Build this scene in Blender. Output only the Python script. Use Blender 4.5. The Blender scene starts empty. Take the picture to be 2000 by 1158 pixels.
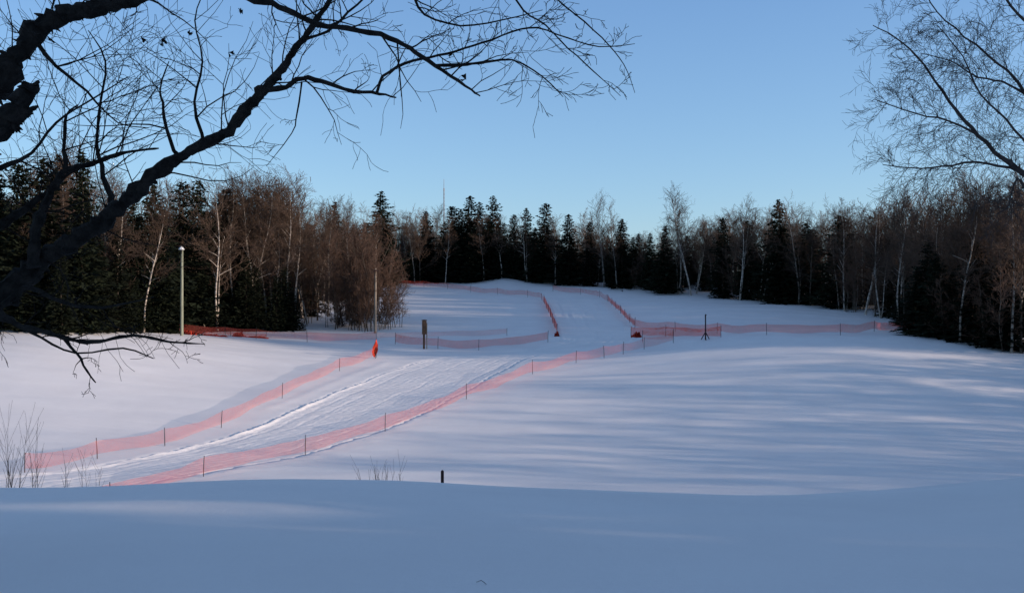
import bpy, math, random
import numpy as np
from mathutils import Vector

scene = bpy.context.scene
scene.view_settings.view_transform = 'Standard'
scene.view_settings.look = 'None'
scene.view_settings.exposure = 0
COL = scene.collection
EYE = 12.0            # eye height of the photographer above datum
F = 1778.0            # sight-line unit of the survey
AZ = math.radians(101); ELV = math.radians(10.5)   # sun: 0 = view direction, 90 = to the right
slope = math.cos(AZ)/math.sin(AZ)

# ------------------------------------------------------------------ terrain
PY = np.array([-400,-60,-5,0,5.2,10,13.5,16,20,30,38,45,52,58,64,73,83,90,103,112,125,138,150,160,170,178,188,205,300,3500],float)
PZ = np.array([-1,-1.0,-1.5,-1.55,-1.72,-2.2,-2.80,-3.5,-4.9,-8.3,-10.2,-10.6,-10.38,-10.05,-9.5,-8.3,-7.05,-6.15,-4.7,-3.9,-2.8,-1.65,-.6,.55,1.75,2.6,2.9,2.5,1.5,1.0],float)
def pchip_slopes(x, y):
    h = np.diff(x); d = np.diff(y)/h
    m = np.zeros(len(x)); m[0] = d[0]; m[-1] = d[-1]
    for i in range(1, len(x)-1):
        if d[i-1]*d[i] > 0:
            w1 = 2*h[i]+h[i-1]; w2 = h[i]+2*h[i-1]
            m[i] = (w1+w2)/(w1/d[i-1]+w2/d[i])
    return m
PM = pchip_slopes(PY, PZ)
def profile(y):
    y = np.clip(y, PY[0], PY[-1])
    i = np.clip(np.searchsorted(PY, y)-1, 0, len(PY)-2)
    h = PY[i+1]-PY[i]; t = (y-PY[i])/h
    return ((2*t**3-3*t**2+1)*PZ[i] + (t**3-2*t**2+t)*h*PM[i] + (-2*t**3+3*t**2)*PZ[i+1] + (t**3-t**2)*h*PM[i+1])
def g(v, s): return np.exp(-0.5*(v/s)**2)
def zbase(x, y):
    x = np.asarray(x, float); y = np.asarray(y, float)
    z = profile(y)
    z = z + 2.5*np.where(x < 32, g(x-32, 15), g(x-32, 26))*g(y-86, 12)
    z = z + 4.1*np.where(x < -46, 1.0, g(x+46, 14))*g(y-79, 14)
    z = z + 0.9*g(x+2.0, 3.0)*g(y-178, 5)
    z = z - 0.16*g(x-3.9, 2.2)*g(y-13, 4) + 0.09*g(x+2.8, 1.6)*g(y-13, 4) + 0.32*g(x-11, 2.6)*g(y-13, 5) - .05*g(x+6.2, 1.3)*g(y-13, 4)
    return z
def waves(x, y, seed, lx, ly, n=9):
    r = random.Random(seed); o = 0
    for i in range(n):
        a = r.uniform(.6, 1.7); b = r.uniform(.6, 1.7)*r.choice([-1, 1])
        o = o + np.sin(2*math.pi*(x/lx*a*r.uniform(.3, 1)*r.choice([-1, 1]) + y/ly*b) + r.uniform(0, 6.28))
    return o/math.sqrt(n)
def ground_at(bx, by, y0=47.0, y1=240.0):
    """where the sight line with that bearing / dip meets the snow"""
    s = (bx-1000)/F; e = (579-by)/F
    ys = np.arange(y0, y1, .1)
    hit = np.nonzero(zbase(s*ys, ys) >= e*ys)[0]
    y = ys[hit[0]] if len(hit) else 175.0
    return (s*y, y)
def line(pts): return np.array([ground_at(*p) for p in pts])
def resample(P, n):
    P = np.asarray(P, float); L = np.r_[0, np.cumsum(np.linalg.norm(np.diff(P, axis=0), axis=1))]
    t = np.linspace(0, L[-1], n)
    return np.stack([np.interp(t, L, P[:, k]) for k in range(P.shape[1])], 1)
def smooth(P, n=40, it=3):
    Q = resample(P, n)
    for _ in range(it): Q[1:-1] = (Q[:-2]+2*Q[1:-1]+Q[2:])/4
    return Q
TLp = np.vstack([[(-38, 43), (-33.5, 47.5)], line([(0,932),(180,912),(330,886),(500,838),(640,775),(740,735),(810,709),(880,697),(930,686)])])
TRp = np.vstack([[(-28, 38), (-23, 44)], line([(300,935),(420,922),(600,884),(720,849),(830,805),(900,767),(960,732),(1010,706),(1060,690),(1110,678)])])
TL = smooth(TLp, 60); TR = smooth(TRp, 60)
UL = smooth(line([(1020,690),(1100,668),(1092,640),(1082,610),(1070,585),(1055,572)]), 50)
UR = smooth(line([(1190,688),(1240,664),(1228,632),(1205,602),(1188,585),(1160,572)]), 50)
GRO = []   # (polyline, amplitude, width)
GRO.append((smooth(line([(930,690),(1020,684),(1100,676),(1230,660)])), -.05, .22))
GRO.append((smooth(line([(520,800),(600,770),(690,732),(760,706)])), .04, .3))
for k in range(3):
    GRO.append((smooth(line([(1335,600+k*6),(1500,596+k*7),(1620,606+k*6),(1700,622+k*4)])), .10, .7))
def pdist(x, y, P):
    d = np.full(x.shape, 1e9)
    for i in range(len(P)-1):
        a = P[i]; v = P[i+1]-a; L = v@v+1e-9
        t = np.clip(((x-a[0])*v[0]+(y-a[1])*v[1])/L, 0, 1)
        dd = (x-a[0]-t*v[0])**2+(y-a[1]-t*v[1])**2
        np.minimum(d, dd, out=d)
    return np.sqrt(d)
def inside(x, y, A, B):
    P = np.vstack([A, B[::-1]]); c = np.zeros(x.shape, bool); n = len(P); j = n-1
    for i in range(n):
        xi, yi = P[i]; xj, yj = P[j]
        if yi != yj:
            c ^= ((yi > y) != (yj > y)) & (x < (xj-xi)*(y-yi)/(yj-yi)+xi)
        j = i
    return c
def zsnow(x, y):
    """snow without trail marks"""
    x = np.asarray(x, float); y = np.asarray(y, float)
    z = zbase(x, y)
    near = np.clip((y-40)/12, 0, 1)
    z = z + near*(.05*waves(x, y, 3, 30, 11) + .022*waves(x, y, 5, 11, 3.0) + .010*waves(x, y, 8, 6, 1.3))
    return z + (1-near)*(.018*waves(x, y, 11, 7, 3) + .003*waves(x, y, 12, 2.2, .9))
def zfull(x, y, dig=True):
    x = np.asarray(x, float); y = np.asarray(y, float)
    z = zsnow(x, y)
    if not dig: return z
    shp = x.shape; xf = x.ravel(); yf = y.ravel(); zf = z.ravel().copy()
    m = np.nonzero((yf > 37) & (yf < 185) & (np.abs(xf) < 60))[0]
    if len(m):
        X = xf[m]; Y = yf[m]; add = np.zeros(len(m))
        for P, a, w in GRO:
            lo = P.min(0)-2; hi = P.max(0)+2
            k = np.nonzero((X > lo[0]) & (X < hi[0]) & (Y > lo[1]) & (Y < hi[1]))[0]
            if len(k): add[k] += a*np.exp(-.5*(pdist(X[k], Y[k], P[::2])/w)**2)
        k = np.nonzero(Y < 105)[0]
        if len(k):
            D2 = pdist(X[k], Y[k], TR[::2]+np.array([.9, -.5]))
            add[k] += np.exp(-.5*(D2/.6)**2)*np.clip(.05*waves(X[k], Y[k], 31, .8, .7), -.02, .11)
            add[k] -= .25*inside(X[k], Y[k], TL[:-4], TR[:-4])
        k = np.nonzero(Y > 85)[0]
        if len(k): add[k] -= .25*inside(X[k], Y[k], UL[3:-2], UR[3:-2])
        zf[m] += add
    return zf.reshape(shp)
def gz(x, y): return float(zfull(np.array([x]), np.array([y]), False)[0])+EYE

def seg(a, b, s): return list(np.arange(a, b, s))
def grow_out(a, b, s, f=1.25):
    o = []; v = a
    while v < b:
        o.append(v); v += s; s *= f
    o.append(b); return o
xs = sorted(set([-v for v in grow_out(60, 3000, .8)] + seg(-59.7, 59.9, .36) + grow_out(60, 3000, .8)))
ys = sorted(set([-v for v in grow_out(2, 400, .8)] + seg(-1.5, 3, .5) + seg(3, 17, .14) + seg(17, 37, .8) + seg(37, 108, .3) + seg(108, 186, .55) + grow_out(186, 3400, 1.0)))
X, Y = np.meshgrid(np.array(xs), np.array(ys))
Z = zfull(X, Y)+EYE
nx, ny = len(xs), len(ys)
def grid_faces(nx, ny):
    I = (np.arange(ny-1)[:, None]*nx+np.arange(nx-1)[None, :]).ravel()
    return np.stack([I, I+1, I+nx+1, I+nx], 1)
def np_mesh(name, co, faces, k, smoothf=True):
    me = bpy.data.meshes.new(name)
    me.vertices.add(len(co)); me.vertices.foreach_set('co', np.ascontiguousarray(co, dtype=np.float32).ravel())
    n = len(faces)
    me.loops.add(n*k); me.loops.foreach_set('vertex_index', np.ascontiguousarray(faces, dtype=np.int32).ravel())
    me.polygons.add(n); me.polygons.foreach_set('loop_start', np.arange(0, n*k, k, dtype=np.int32))
    try: me.polygons.foreach_set('loop_total', np.full(n, k, dtype=np.int32))
    except Exception: pass
    if smoothf: me.polygons.foreach_set('use_smooth', np.ones(n, dtype=bool))
    me.update(calc_edges=True)
    return me

# ------------------------------------------------------------------ materials
def mat(name):
    m = bpy.data.materials.new(name); m.use_nodes = True
    nt = m.node_tree; b = nt.nodes['Principled BSDF']
    b.inputs['Specular IOR Level'].default_value = .15
    return m, nt, b
def noise(nt, scale, detail=4, rough=.6, vec=None):
    n = nt.nodes.new('ShaderNodeTexNoise'); n.inputs['Scale'].default_value = scale
    n.inputs['Detail'].default_value = detail; n.inputs['Roughness'].default_value = rough
    if vec: nt.links.new(vec, n.inputs['Vector'])
    return n
def ramp(nt, fac, stops):
    r = nt.nodes.new('ShaderNodeValToRGB'); nt.links.new(fac, r.inputs[0])
    e = r.color_ramp.elements
    while len(e) < len(stops): e.new(.5)
    for i, (p, c) in enumerate(stops):
        e[i].position = p; e[i].color = (*c, 1)
    return r
def coords(nt, scale=(1, 1, 1)):
    t = nt.nodes.new('ShaderNodeTexCoord'); mp = nt.nodes.new('ShaderNodeMapping')
    mp.inputs['Scale'].default_value = scale
    nt.links.new(t.outputs['Object'], mp.inputs[0]); return mp.outputs[0]
def snow_mat(name, groomed=False):
    m, nt, b = mat(name)
    b.inputs['Roughness'].default_value = .7
    v = coords(nt)
    n1 = noise(nt, .35, 6, .6, v)
    r = ramp(nt, n1.outputs[0], [(.3, (.79, .755, .745)), (.7, (.85, .815, .80))])
    nt.links.new(r.outputs[0], b.inputs['Base Color'])
    va = coords(nt, (.5, 1.6, 1)) if not groomed else v
    n2 = noise(nt, 1.3 if not groomed else 3.0, 8, .62, va); n3 = noise(nt, 22, 5, .7, v)
    bu = nt.nodes.new('ShaderNodeBump'); bu.inputs['Strength'].default_value = .25 if not groomed else .5; bu.inputs['Distance'].default_value = .06
    nt.links.new(n2.outputs[0], bu.inputs['Height'])
    b2 = nt.nodes.new('ShaderNodeBump'); b2.inputs['Strength'].default_value = .6; b2.inputs['Distance'].default_value = .01
    nt.links.new(n3.outputs[0], b2.inputs['Height']); nt.links.new(bu.outputs[0], b2.inputs['Normal'])
    nt.links.new(b2.outputs[0], b.inputs['Normal'])
    return m
def bark_mat(name, dark, light, scale=6, stretch=(1, 1, .25), bump=.5, rnd=False):
    m, nt, b = mat(name)
    b.inputs['Roughness'].default_value = .9
    v = coords(nt, stretch)
    n = noise(nt, scale, 8, .7, v)
    r = ramp(nt, n.outputs[0], [(.35, dark), (.65, light)])
    out = r.outputs[0]
    if rnd:
        oi = nt.nodes.new('ShaderNodeObjectInfo'); hs = nt.nodes.new('ShaderNodeHueSaturation')
        mr = nt.nodes.new('ShaderNodeMapRange'); mr.inputs[3].default_value = .5; mr.inputs[4].default_value = 1.4
        nt.links.new(oi.outputs['Random'], mr.inputs[0]); nt.links.new(mr.outputs[0], hs.inputs['Value'])
        nt.links.new(out, hs.inputs['Color']); out = hs.outputs[0]
    nt.links.new(out, b.inputs['Base Color'])
    if bump:
        bu = nt.nodes.new('ShaderNodeBump'); bu.inputs['Strength'].default_value = bump; bu.inputs['Distance'].default_value = .03
        nt.links.new(n.outputs[0], bu.inputs['Height']); nt.links.new(bu.outputs[0], b.inputs['Normal'])
    return m
M_SNOW = snow_mat('snow'); M_TRAIL = snow_mat('groomed_snow', True)
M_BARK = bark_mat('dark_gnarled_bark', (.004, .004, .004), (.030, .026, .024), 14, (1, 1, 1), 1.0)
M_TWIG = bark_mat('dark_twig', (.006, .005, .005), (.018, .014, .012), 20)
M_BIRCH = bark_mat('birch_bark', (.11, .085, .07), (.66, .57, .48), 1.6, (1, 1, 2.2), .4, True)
M_BROWN = bark_mat('brown_tree_bark', (.045, .036, .028), (.17, .135, .105), 3, (1, 1, .3), .4, True)
M_FINE = bark_mat('bare_birch_twigs', (.062, .042, .031), (.15, .100, .073), .6, (1, 1, 1), 0, True)
M_ALDER = bark_mat('alder_twigs', (.065, .039, .028), (.15, .092, .065), .8, (1, 1, 1), 0, True)
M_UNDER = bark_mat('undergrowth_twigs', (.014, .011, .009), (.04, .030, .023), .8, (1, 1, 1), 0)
M_SPTR = bark_mat('spruce_bark', (.03, .022, .018), (.09, .07, .055), 4)
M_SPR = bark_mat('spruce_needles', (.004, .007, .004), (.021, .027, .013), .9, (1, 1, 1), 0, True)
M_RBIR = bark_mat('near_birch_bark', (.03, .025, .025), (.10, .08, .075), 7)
M_POLE = bark_mat('weathered_pole', (.16, .17, .12), (.34, .35, .26), 5, (1, 1, .1), .3)
M_POLE2 = bark_mat('grey_pole', (.16, .13, .10), (.30, .25, .20), 5, (1, 1, .1), .3)
M_WOOD = bark_mat('brown_wood', (.06, .034, .022), (.17, .10, .065), 8, (1, 1, .15), .3)
M_STAKE = bark_mat('dark_stake', (.03, .015, .014), (.08, .05, .045), 8)
M_METAL = bark_mat('dark_steel', (.02, .015, .02), (.05, .03, .035), 10)
M_LAMP = bark_mat('white_lamp_housing', (.7, .7, .7), (.85, .85, .85), 3)
M_MAST = bark_mat('mast_steel', (.22, .2, .2), (.35, .32, .32), 1)
def net_mat(name, col, fill):
    m, nt, b = mat(name)
    b.inputs['Roughness'].default_value = .5
    uv = nt.nodes.new('ShaderNodeUVMap'); sp = nt.nodes.new('ShaderNodeSeparateXYZ'); nt.links.new(uv.outputs[0], sp.inputs[0])
    def mth(op, a, c=None):
        n = nt.nodes.new('ShaderNodeMath'); n.operation = op
        for i, v in enumerate((a, c)):
            if v is None: continue
            if isinstance(v, (int, float)): n.inputs[i].default_value = v
            else: nt.links.new(v, n.inputs[i])
        return n.outputs[0]
    fu = mth('FRACT', mth('MULTIPLY', sp.outputs[0], 15.0)); fv = mth('FRACT', mth('MULTIPLY', sp.outputs[1], 15.0))
    solid = mth('MAXIMUM', mth('LESS_THAN', fu, fill), mth('LESS_THAN', fv, fill))
    n = noise(nt, 1.2, 3, .6, coords(nt)); r = ramp(nt, n.outputs[0], [(.3, tuple(c*.75 for c in col)), (.7, col)])
    nt.links.new(r.outputs[0], b.inputs['Base Color'])
    tl = nt.nodes.new('ShaderNodeBsdfTranslucent'); nt.links.new(r.outputs[0], tl.inputs[0])
    mx = nt.nodes.new('ShaderNodeMixShader'); mx.inputs[0].default_value = .45
    nt.links.new(b.outputs[0], mx.inputs[1]); nt.links.new(tl.outputs[0], mx.inputs[2])
    tr = nt.nodes.new('ShaderNodeBsdfTransparent'); m2 = nt.nodes.new('ShaderNodeMixShader')
    nt.links.new(solid, m2.inputs[0]); nt.links.new(tr.outputs[0], m2.inputs[1]); nt.links.new(mx.outputs[0], m2.inputs[2])
    nt.links.new(m2.outputs[0], nt.nodes['Material Output'].inputs[0])
    return m
M_NET = net_mat('orange_netting', (.92, .19, .13), .15)
M_NETM = net_mat('faded_orange_netting', (.92, .17, .12), .20)
M_NETF = net_mat('thin_orange_netting', (.92, .18, .13), .13)
M_NETD = net_mat('dense_orange_netting', (.95, .15, .09), .24)
M_NETB = net_mat('bunched_orange_netting', (.95, .12, .07), .32)

# ------------------------------------------------------------------ mesh helpers
class MB:
    def __init__(s): s.v = []; s.q = []; s.t = []
    def tube(s, pts, rad, n=4, cap=False, lump=0, rng=None):
        base = len(s.v); N = len(pts)
        for i, p in enumerate(pts):
            d = (pts[min(i+1, N-1)]-pts[max(i-1, 0)])
            if d.length < 1e-7: d = Vector((0, 0, 1))
            d.normalize()
            a = d.cross(Vector((.31, .95, .07)))
            if a.length < .1: a = d.cross(Vector((1, 0, 0)))
            a.normalize(); b = d.cross(a)
            for k in range(n):
                t = 2*math.pi*k/n; r = rad[i]
                if lump: r *= 1+rng.uniform(-lump, lump)
                s.v.append(tuple(p+a*(math.cos(t)*r)+b*(math.sin(t)*r)))
        for i in range(N-1):
            for k in range(n):
                k2 = (k+1) % n
                s.q.append((base+i*n+k, base+i*n+k2, base+(i+1)*n+k2, base+(i+1)*n+k))
        if cap:
            for e, o in ((0, 0), (N-1, (N-1)*n)):
                s.v.append(tuple(pts[e])); c = len(s.v)-1
                for k in range(n): s.t.append((c, base+o+k, base+o+(k+1) % n))
    def tri(s, a, b, c):
        i = len(s.v); s.v += [tuple(a), tuple(b), tuple(c)]; s.t.append((i, i+1, i+2))
    def box(s, c, h, rot=0):
        i = len(s.v); cs, sn = math.cos(rot), math.sin(rot)
        for z in (-1, 1):
            for x, y in ((-1, -1), (1, -1), (1, 1), (-1, 1)):
                dx, dy = x*h[0], y*h[1]
                s.v.append((c[0]+dx*cs-dy*sn, c[1]+dx*sn+dy*cs, c[2]+z*h[2]))
        for f in ((0, 3, 2, 1), (4, 5, 6, 7), (0, 1, 5, 4), (1, 2, 6, 5), (2, 3, 7, 6), (3, 0, 4, 7)):
            s.q.append(tuple(i+k for k in f))
    def mesh(s, name, m, smoothf=True):
        me = bpy.data.meshes.new(name); me.from_pydata(s.v, [], s.q+s.t); me.materials.append(m)
        if smoothf: me.polygons.foreach_set('use_smooth', np.ones(len(me.polygons), dtype=bool))
        me.update(); return me
def obj(name, me, parent=None, loc=(0, 0, 0), rot=0, sc=1):
    o = bpy.data.objects.new(name, me); COL.objects.link(o)
    if parent: o.parent = parent
    o.location = loc; o.rotation_euler = (0, 0, rot); o.scale = (sc, sc, sc) if not isinstance(sc, tuple) else sc
    return o
def tag(o, label, cat, group=None, kind=None):
    o['label'] = label
    if cat: o['category'] = cat
    if group: o['group'] = group
    if kind: o['kind'] = kind
    return o

gm = np_mesh('snow_ground', np.stack([X.ravel(), Y.ravel(), Z.ravel()], 1), grid_faces(nx, ny), 4); gm.materials.append(M_SNOW)
tag(obj('snow_ground', gm), 'rolling snow-covered ground of an open field', 'snow', None, 'structure')

def trail(name, A, B, nl, nc, grooves, bermL, bermR, label, seed, rough=1.0):
    A = resample(A, nl); B = resample(B, nl)
    t = np.linspace(-.10, 1.10, nc)
    XX = A[:, 0:1]*(1-t)+B[:, 0:1]*t; YY = A[:, 1:2]*(1-t)+B[:, 1:2]*t
    W = np.linalg.norm(A-B, axis=1)[:, None]
    L = np.r_[0, np.cumsum(np.linalg.norm(np.diff((A+B)/2, axis=0), axis=1))][:, None]
    rr = random.Random(seed)
    wob = .012*np.sin(L*.21+1)+.006*np.sin(L*.53)
    T = t[None, :]+wob*np.clip(np.minimum(t, 1-t)*4, 0, 1)[None, :]
    z = zsnow(XX, YY)
    D = T*W
    e = np.minimum(T, 1-T)*W
    off = np.clip((e+.6)/.6, 0, 1)*.085-.075
    off = off-.03*np.clip((e-.05)/.9, 0, 1)
    fade = np.clip((L[-1]-L)/14, 0, 1)*(.65+.35*np.sin(L*.17+seed))
    off = off+bermL*fade*np.exp(-.5*((D-.05)/.13)**2)*(1+.3*np.sin(L*.9))+bermR*fade*np.exp(-.5*((W-D)/.2)**2)*(1+.6*np.sin(L*1.3+2))
    for gt, ga, gw in grooves:
        on = np.clip(.2+1.0*np.sin(L*rr.uniform(.06, .2)+rr.uniform(0, 6)), 0, 1)
        dr = rr.uniform(-.03, .03)*np.sin(L*rr.uniform(.05, .15)+rr.uniform(0, 6))
        off = off+ga*on*np.exp(-.5*((T-gt-dr)*W/gw)**2)
    off = off+rough*(.009*waves(XX, YY, seed+1, .9, .8)+.004*waves(D, L+0*D, seed+2, .35, 6))
    off = off+np.where((e < .3) & (T < .5), np.clip(.02*waves(XX, YY, seed+3, .5, .5), -.02, .05), 0)
    endf = np.clip((L[-1]-L)/2.5, 0, 1)*np.clip((L)/2.5, 0, 1)
    off = off*endf-(1-endf)*.06
    co = np.stack([XX.ravel(), YY.ravel(), (z+off).ravel()+EYE], 1)
    me = np_mesh(name, co, grid_faces(nc, nl), 4); me.materials.append(M_TRAIL)
    tag(obj(name, me), label, 'trail', None, 'structure')
rg = random.Random(9)
GV = []
for c in (.10, .17, .29, .37, .44, .55, .62, .76, .81, .92):
    GV += [(c+rg.uniform(-.03, .03), -.024, rg.uniform(.05, .12)), (c+.022, .009, .06)]
trail('snow_trail', TL, TR, 440, 110, GV, .10, .015, 'groomed ski trail with narrow tracks and raised snow edges', 40)
trail('snow_path', UL, UR, 300, 80, [(c, a, .14) for c, a in ((.12,-.09),(.2,-.07),(.3,.05),(.4,-.09),(.47,-.08),(.6,-.06),(.7,-.09),(.78,-.08),(.9,.05))], .06, .04, 'groomed ski trail climbing the snowy hill', 50, 2.2)

def twig(mb, rng, p, d, L, r, depth, n=3, wander=.35, kids=4, lift=0.0, flat=1.0, rmin=.0025, ang=(.5, 1.0), segs=5):
    pts = [p.copy()]; rad = [r]; d = d.normalized(); cur = p.copy()
    st = L/segs
    for i in range(segs):
        d = (d+Vector((rng.uniform(-1, 1), rng.uniform(-1, 1)*flat, rng.uniform(-1, 1)))*wander+Vector((0, 0, lift))).normalized()
        cur = cur+d*st; pts.append(cur.copy()); rad.append(max(rmin, r*(1-.75*(i+1)/segs)))
        if depth > 0 and i < segs:
            for _ in range(max(0, int(kids/segs+rng.random()))):
                ax = Vector((rng.uniform(-1, 1), rng.uniform(-1, 1)*flat, rng.uniform(-1, 1)))
                ax = (ax-d*ax.dot(d)).normalized()
                a = rng.uniform(*ang)
                cd = d*math.cos(a)+ax*math.sin(a)
                twig(mb, rng, cur.copy(), cd, L*rng.uniform(.35, .65), rad[-1]*.7, depth-1, n, wander, kids*.8, lift, flat, rmin, ang, max(3, segs-1))
    mb.tube(pts, rad, n)

# ------------------------------------------------------------------ forest tree kinds
def make_spruce(seed, H=14., R=2.0, lvl=.27, nb=9, size=1.25, step=.2, tri=2, pw=.62):
    rng = random.Random(seed); tr = MB(); cr = MB()
    n = 9
    tr.tube([Vector((rng.uniform(-.04, .04)*i, 0, H*i/n-.4 if i == 0 else H*i/n)) for i in range(n+1)], [.17*(1-i/(n+.4)) for i in range(n+1)], 6)
    z = .3; bulge = [rng.uniform(.7, 1.2) for _ in range(12)]
    while z < H*.995:
        t = z/H
        fb = t*11; i0 = int(fb); bl = bulge[i0]*(1-(fb-i0))+bulge[min(11, i0+1)]*(fb-i0)
        prof = R*min(1, (1-t)**pw*1.05)*bl*(.85+.3*rng.random())+.10
        if t < .1: prof *= .85
        k = max(5, int(nb*(1-.3*t)))
        a0 = rng.random()*6.28
        for j in range(k):
            a = a0+6.283*j/k+rng.uniform(-.35, .35)
            L = prof*rng.uniform(.5, 1.2)
            ox, oy = math.cos(a), math.sin(a)
            droop = rng.uniform(-.05, .45) if t < .8 else rng.uniform(-.5, .1)
            s = L*.15
            while s < L:
                zz = z-droop*s+.12*s*s/max(L, .3)+rng.uniform(-.08, .08)
                p = Vector((ox*s, oy*s, zz))
                for _ in range(tri):
                    sd = rng.uniform(-1, 1)
                    dr = Vector((ox-oy*sd*.9, oy+ox*sd*.9, rng.uniform(-.7, .3))).normalized()
                    l = rng.uniform(.25, .5)*size*(1-.4*t); w = rng.uniform(.08, .18)*size*(1-.2*t)
                    up = Vector((-dr.y, dr.x, rng.uniform(-1.2, 1.2)))*w
                    cr.tri(p-up, p+up, p+dr*l)
                s += step*size
        z += lvl*rng.uniform(.8, 1.2)
    return tr, cr
def make_birch(seed, H=15., limbs=20, lean=.05, fine=1.0, stems=1, r0=.13, low=.3, rmin=.012, kids=5, depth=2, spread=(1, 3), wig=.09):
    rng = random.Random(seed); tr = MB(); cr = MB()
    for sidx in range(stems):
        a = rng.random()*6.28; ln = lean*(1 if stems == 1 else rng.uniform(*spread))
        hh = H*(1 if sidx == 0 else rng.uniform(.5, .98))
        p = Vector((rng.uniform(-.7, .7), rng.uniform(-.7, .7), -.3)) if stems > 2 else Vector((0, 0, -.3)); d = Vector((math.cos(a)*ln, math.sin(a)*ln, 1)).normalized()
        pts = [p.copy()]; N = 14; rr = r0*(1 if sidx == 0 else rng.uniform(.5, .85))
        rad = [rr*1.25]
        for i in range(N):
            d = (d+Vector((rng.uniform(-1, 1), rng.uniform(-1, 1), 0))*wig+Vector((0, 0, .04))).normalized()
            p = p+d*(hh/N); pts.append(p.copy()); rad.append(max(rmin, rr*(1-(i+1)/N)**.8))
        tr.tube(pts, rad, 6)
        nl = int(limbs/(1 if stems == 1 else 1.6))
        for j in range(nl):
            t = low+(1-low)*(j+rng.random())/nl
            f = t*N; i = min(N-1, int(f)); q = pts[i].lerp(pts[i+1], f-i)
            az = rng.random()*6.28; el = rng.uniform(.3, 1.2)+.25*t
            L = hh*rng.uniform(.16, .30)*(1.15-t*.6)
            dd = Vector((math.cos(az)*math.cos(el), math.sin(az)*math.cos(el), math.sin(el)))
            if t < .75 and L > 2.2:
                e = q+dd*L*.45; tr.tube([q, q+dd*L*.2+Vector((0, 0, .05)), e], [rad[i]*.5, rad[i]*.38, rad[i]*.25], 4)
                twig(cr, rng, e, dd+Vector((0, 0, .2)), L*.7, rad[i]*.25, depth, 3, .26, kids*fine, .04, 1, rmin, (.35, .95), 5)
                twig(cr, rng, q+dd*L*.2, dd+Vector((rng.uniform(-.6, .6), rng.uniform(-.6, .6), .4)), L*.6, rad[i]*.22, depth, 3, .26, kids*fine, .04, 1, rmin, (.35, .95), 4)
            else:
                twig(cr, rng, q, dd, L, max(rmin, rad[i]*.45), depth, 3, .26, kids*fine, .05, 1, rmin, (.35, .95), 5)
    return tr, cr
SPR = []
for i, (H, R, pw) in enumerate([(14, 2.7, .66), (14, 3.1, .76), (14, 2.3, .6), (14, 3.4, .82), (14, 2.1, .55), (14, 2.9, .7), (14, 2.5, .85)]):
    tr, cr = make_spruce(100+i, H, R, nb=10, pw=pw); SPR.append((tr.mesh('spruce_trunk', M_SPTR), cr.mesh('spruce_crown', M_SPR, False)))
BIR = []
for i in range(7):
    tr, cr = make_birch(200+i, 15, 23, .05, 1, 1 if i % 3 else 2, .115, low=.36, kids=6.6, rmin=.013, wig=.08)
    BIR.append((tr.mesh('birch_trunk', M_BIRCH), cr.mesh('birch_crown', M_FINE)))
BRN = []
for i in range(4):
    tr, cr = make_birch(230+i, 14, 26, .06, 1, 1, .10, low=.2, kids=6.8, rmin=.013, wig=.08)
    BRN.append((tr.mesh('bare_trunk', M_BROWN), cr.mesh('bare_crown', M_FINE)))
ALD = []
for i in range(5):
    tr, cr = make_birch(260+i, 9, 20, .10, 1.0, 3+i, .052, low=.15, rmin=.013, kids=5.6, spread=(.2, 3.0))
    ALD.append((tr.mesh('alder_stems', M_BROWN), cr.mesh('alder_crown', M_ALDER)))

rnd = random.Random(7)
count = {}
def place(kind, x, y, H, rot=None, label=None, wide=1.0):
    tab = {'spruce_tree': (SPR, 14, 'dark green spruce tree standing on the snowy forest edge', 'spruce tree', 'spruces along the forest edge'),
           'birch_tree': (BIR, 15, 'leafless birch with pale trunk at the forest edge', 'birch tree', 'birches along the forest edge'),
           'bare_tree': (BRN, 14, 'leafless brown tree among the forest edge', 'tree', 'bare trees along the forest edge'),
           'alder_bush': (ALD, 9, 'bare brown alder clump with many slender stems', 'bush', 'alder clumps beside the slope')}[kind]
    c = count.get(kind, 0)
    if c >= 298: return
    count[kind] = c+1
    tm, cm = rnd.choice(tab[0])
    s = H/tab[1]
    e = obj(kind, None, None, (x, y, gz(x, y)), rnd.random()*6.28 if rot is None else rot, s)
    e.empty_display_size = .5
    if kind == 'spruce_tree':
        k = max(rnd.uniform(.85, 1.35), rnd.uniform(.7, .8)/max(s, .3)*.9)*wide; e.scale = (s*k, s*k, s)
    elif kind != 'alder_bush':
        k = rnd.uniform(.9, 1.25); e.scale = (s*k, s*k, s)
    tag(e, label or tab[2], tab[3], tab[4])
    obj('trunk' if kind != 'alder_bush' else 'stem', tm, e); obj('crown', cm, e)
edge_px = [-250,0,200,330,460,560,600,640,700,780,900,1000,1100,1230,1350,1500,1700,1750,1780,1800,1900,2150]
edge_d  = [76,82,88,101,110,114,120,138,158,176,182,184,178,168,160,148,128,117,101,94,88,80]
top_px = [-250,0,150,220,350,450,560,640,700,800,900,1000,1100,1200,1250,1310,1380,1500,1600,1700,1740,1850,2000,2150]
top_y  = [290,330,305,365,365,360,365,405,415,420,412,440,442,434,464,457,424,418,418,414,388,362,350,330]
spr_px = [-250,100,330,400,600,700,850,1000,1100,1300,1500,1700,1800,2150]
spr_f  = [.5,.55,.45,.32,.22,.35,.42,.45,.38,.38,.28,.18,.18,.25]
def at(px, d, kind, top, label=None, wide=1.0):
    x = (px-1000)/F*d; H = (579-top)/F*d-(gz(x, d)-EYE); place(kind, x, d, H, None, label, wide)
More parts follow.
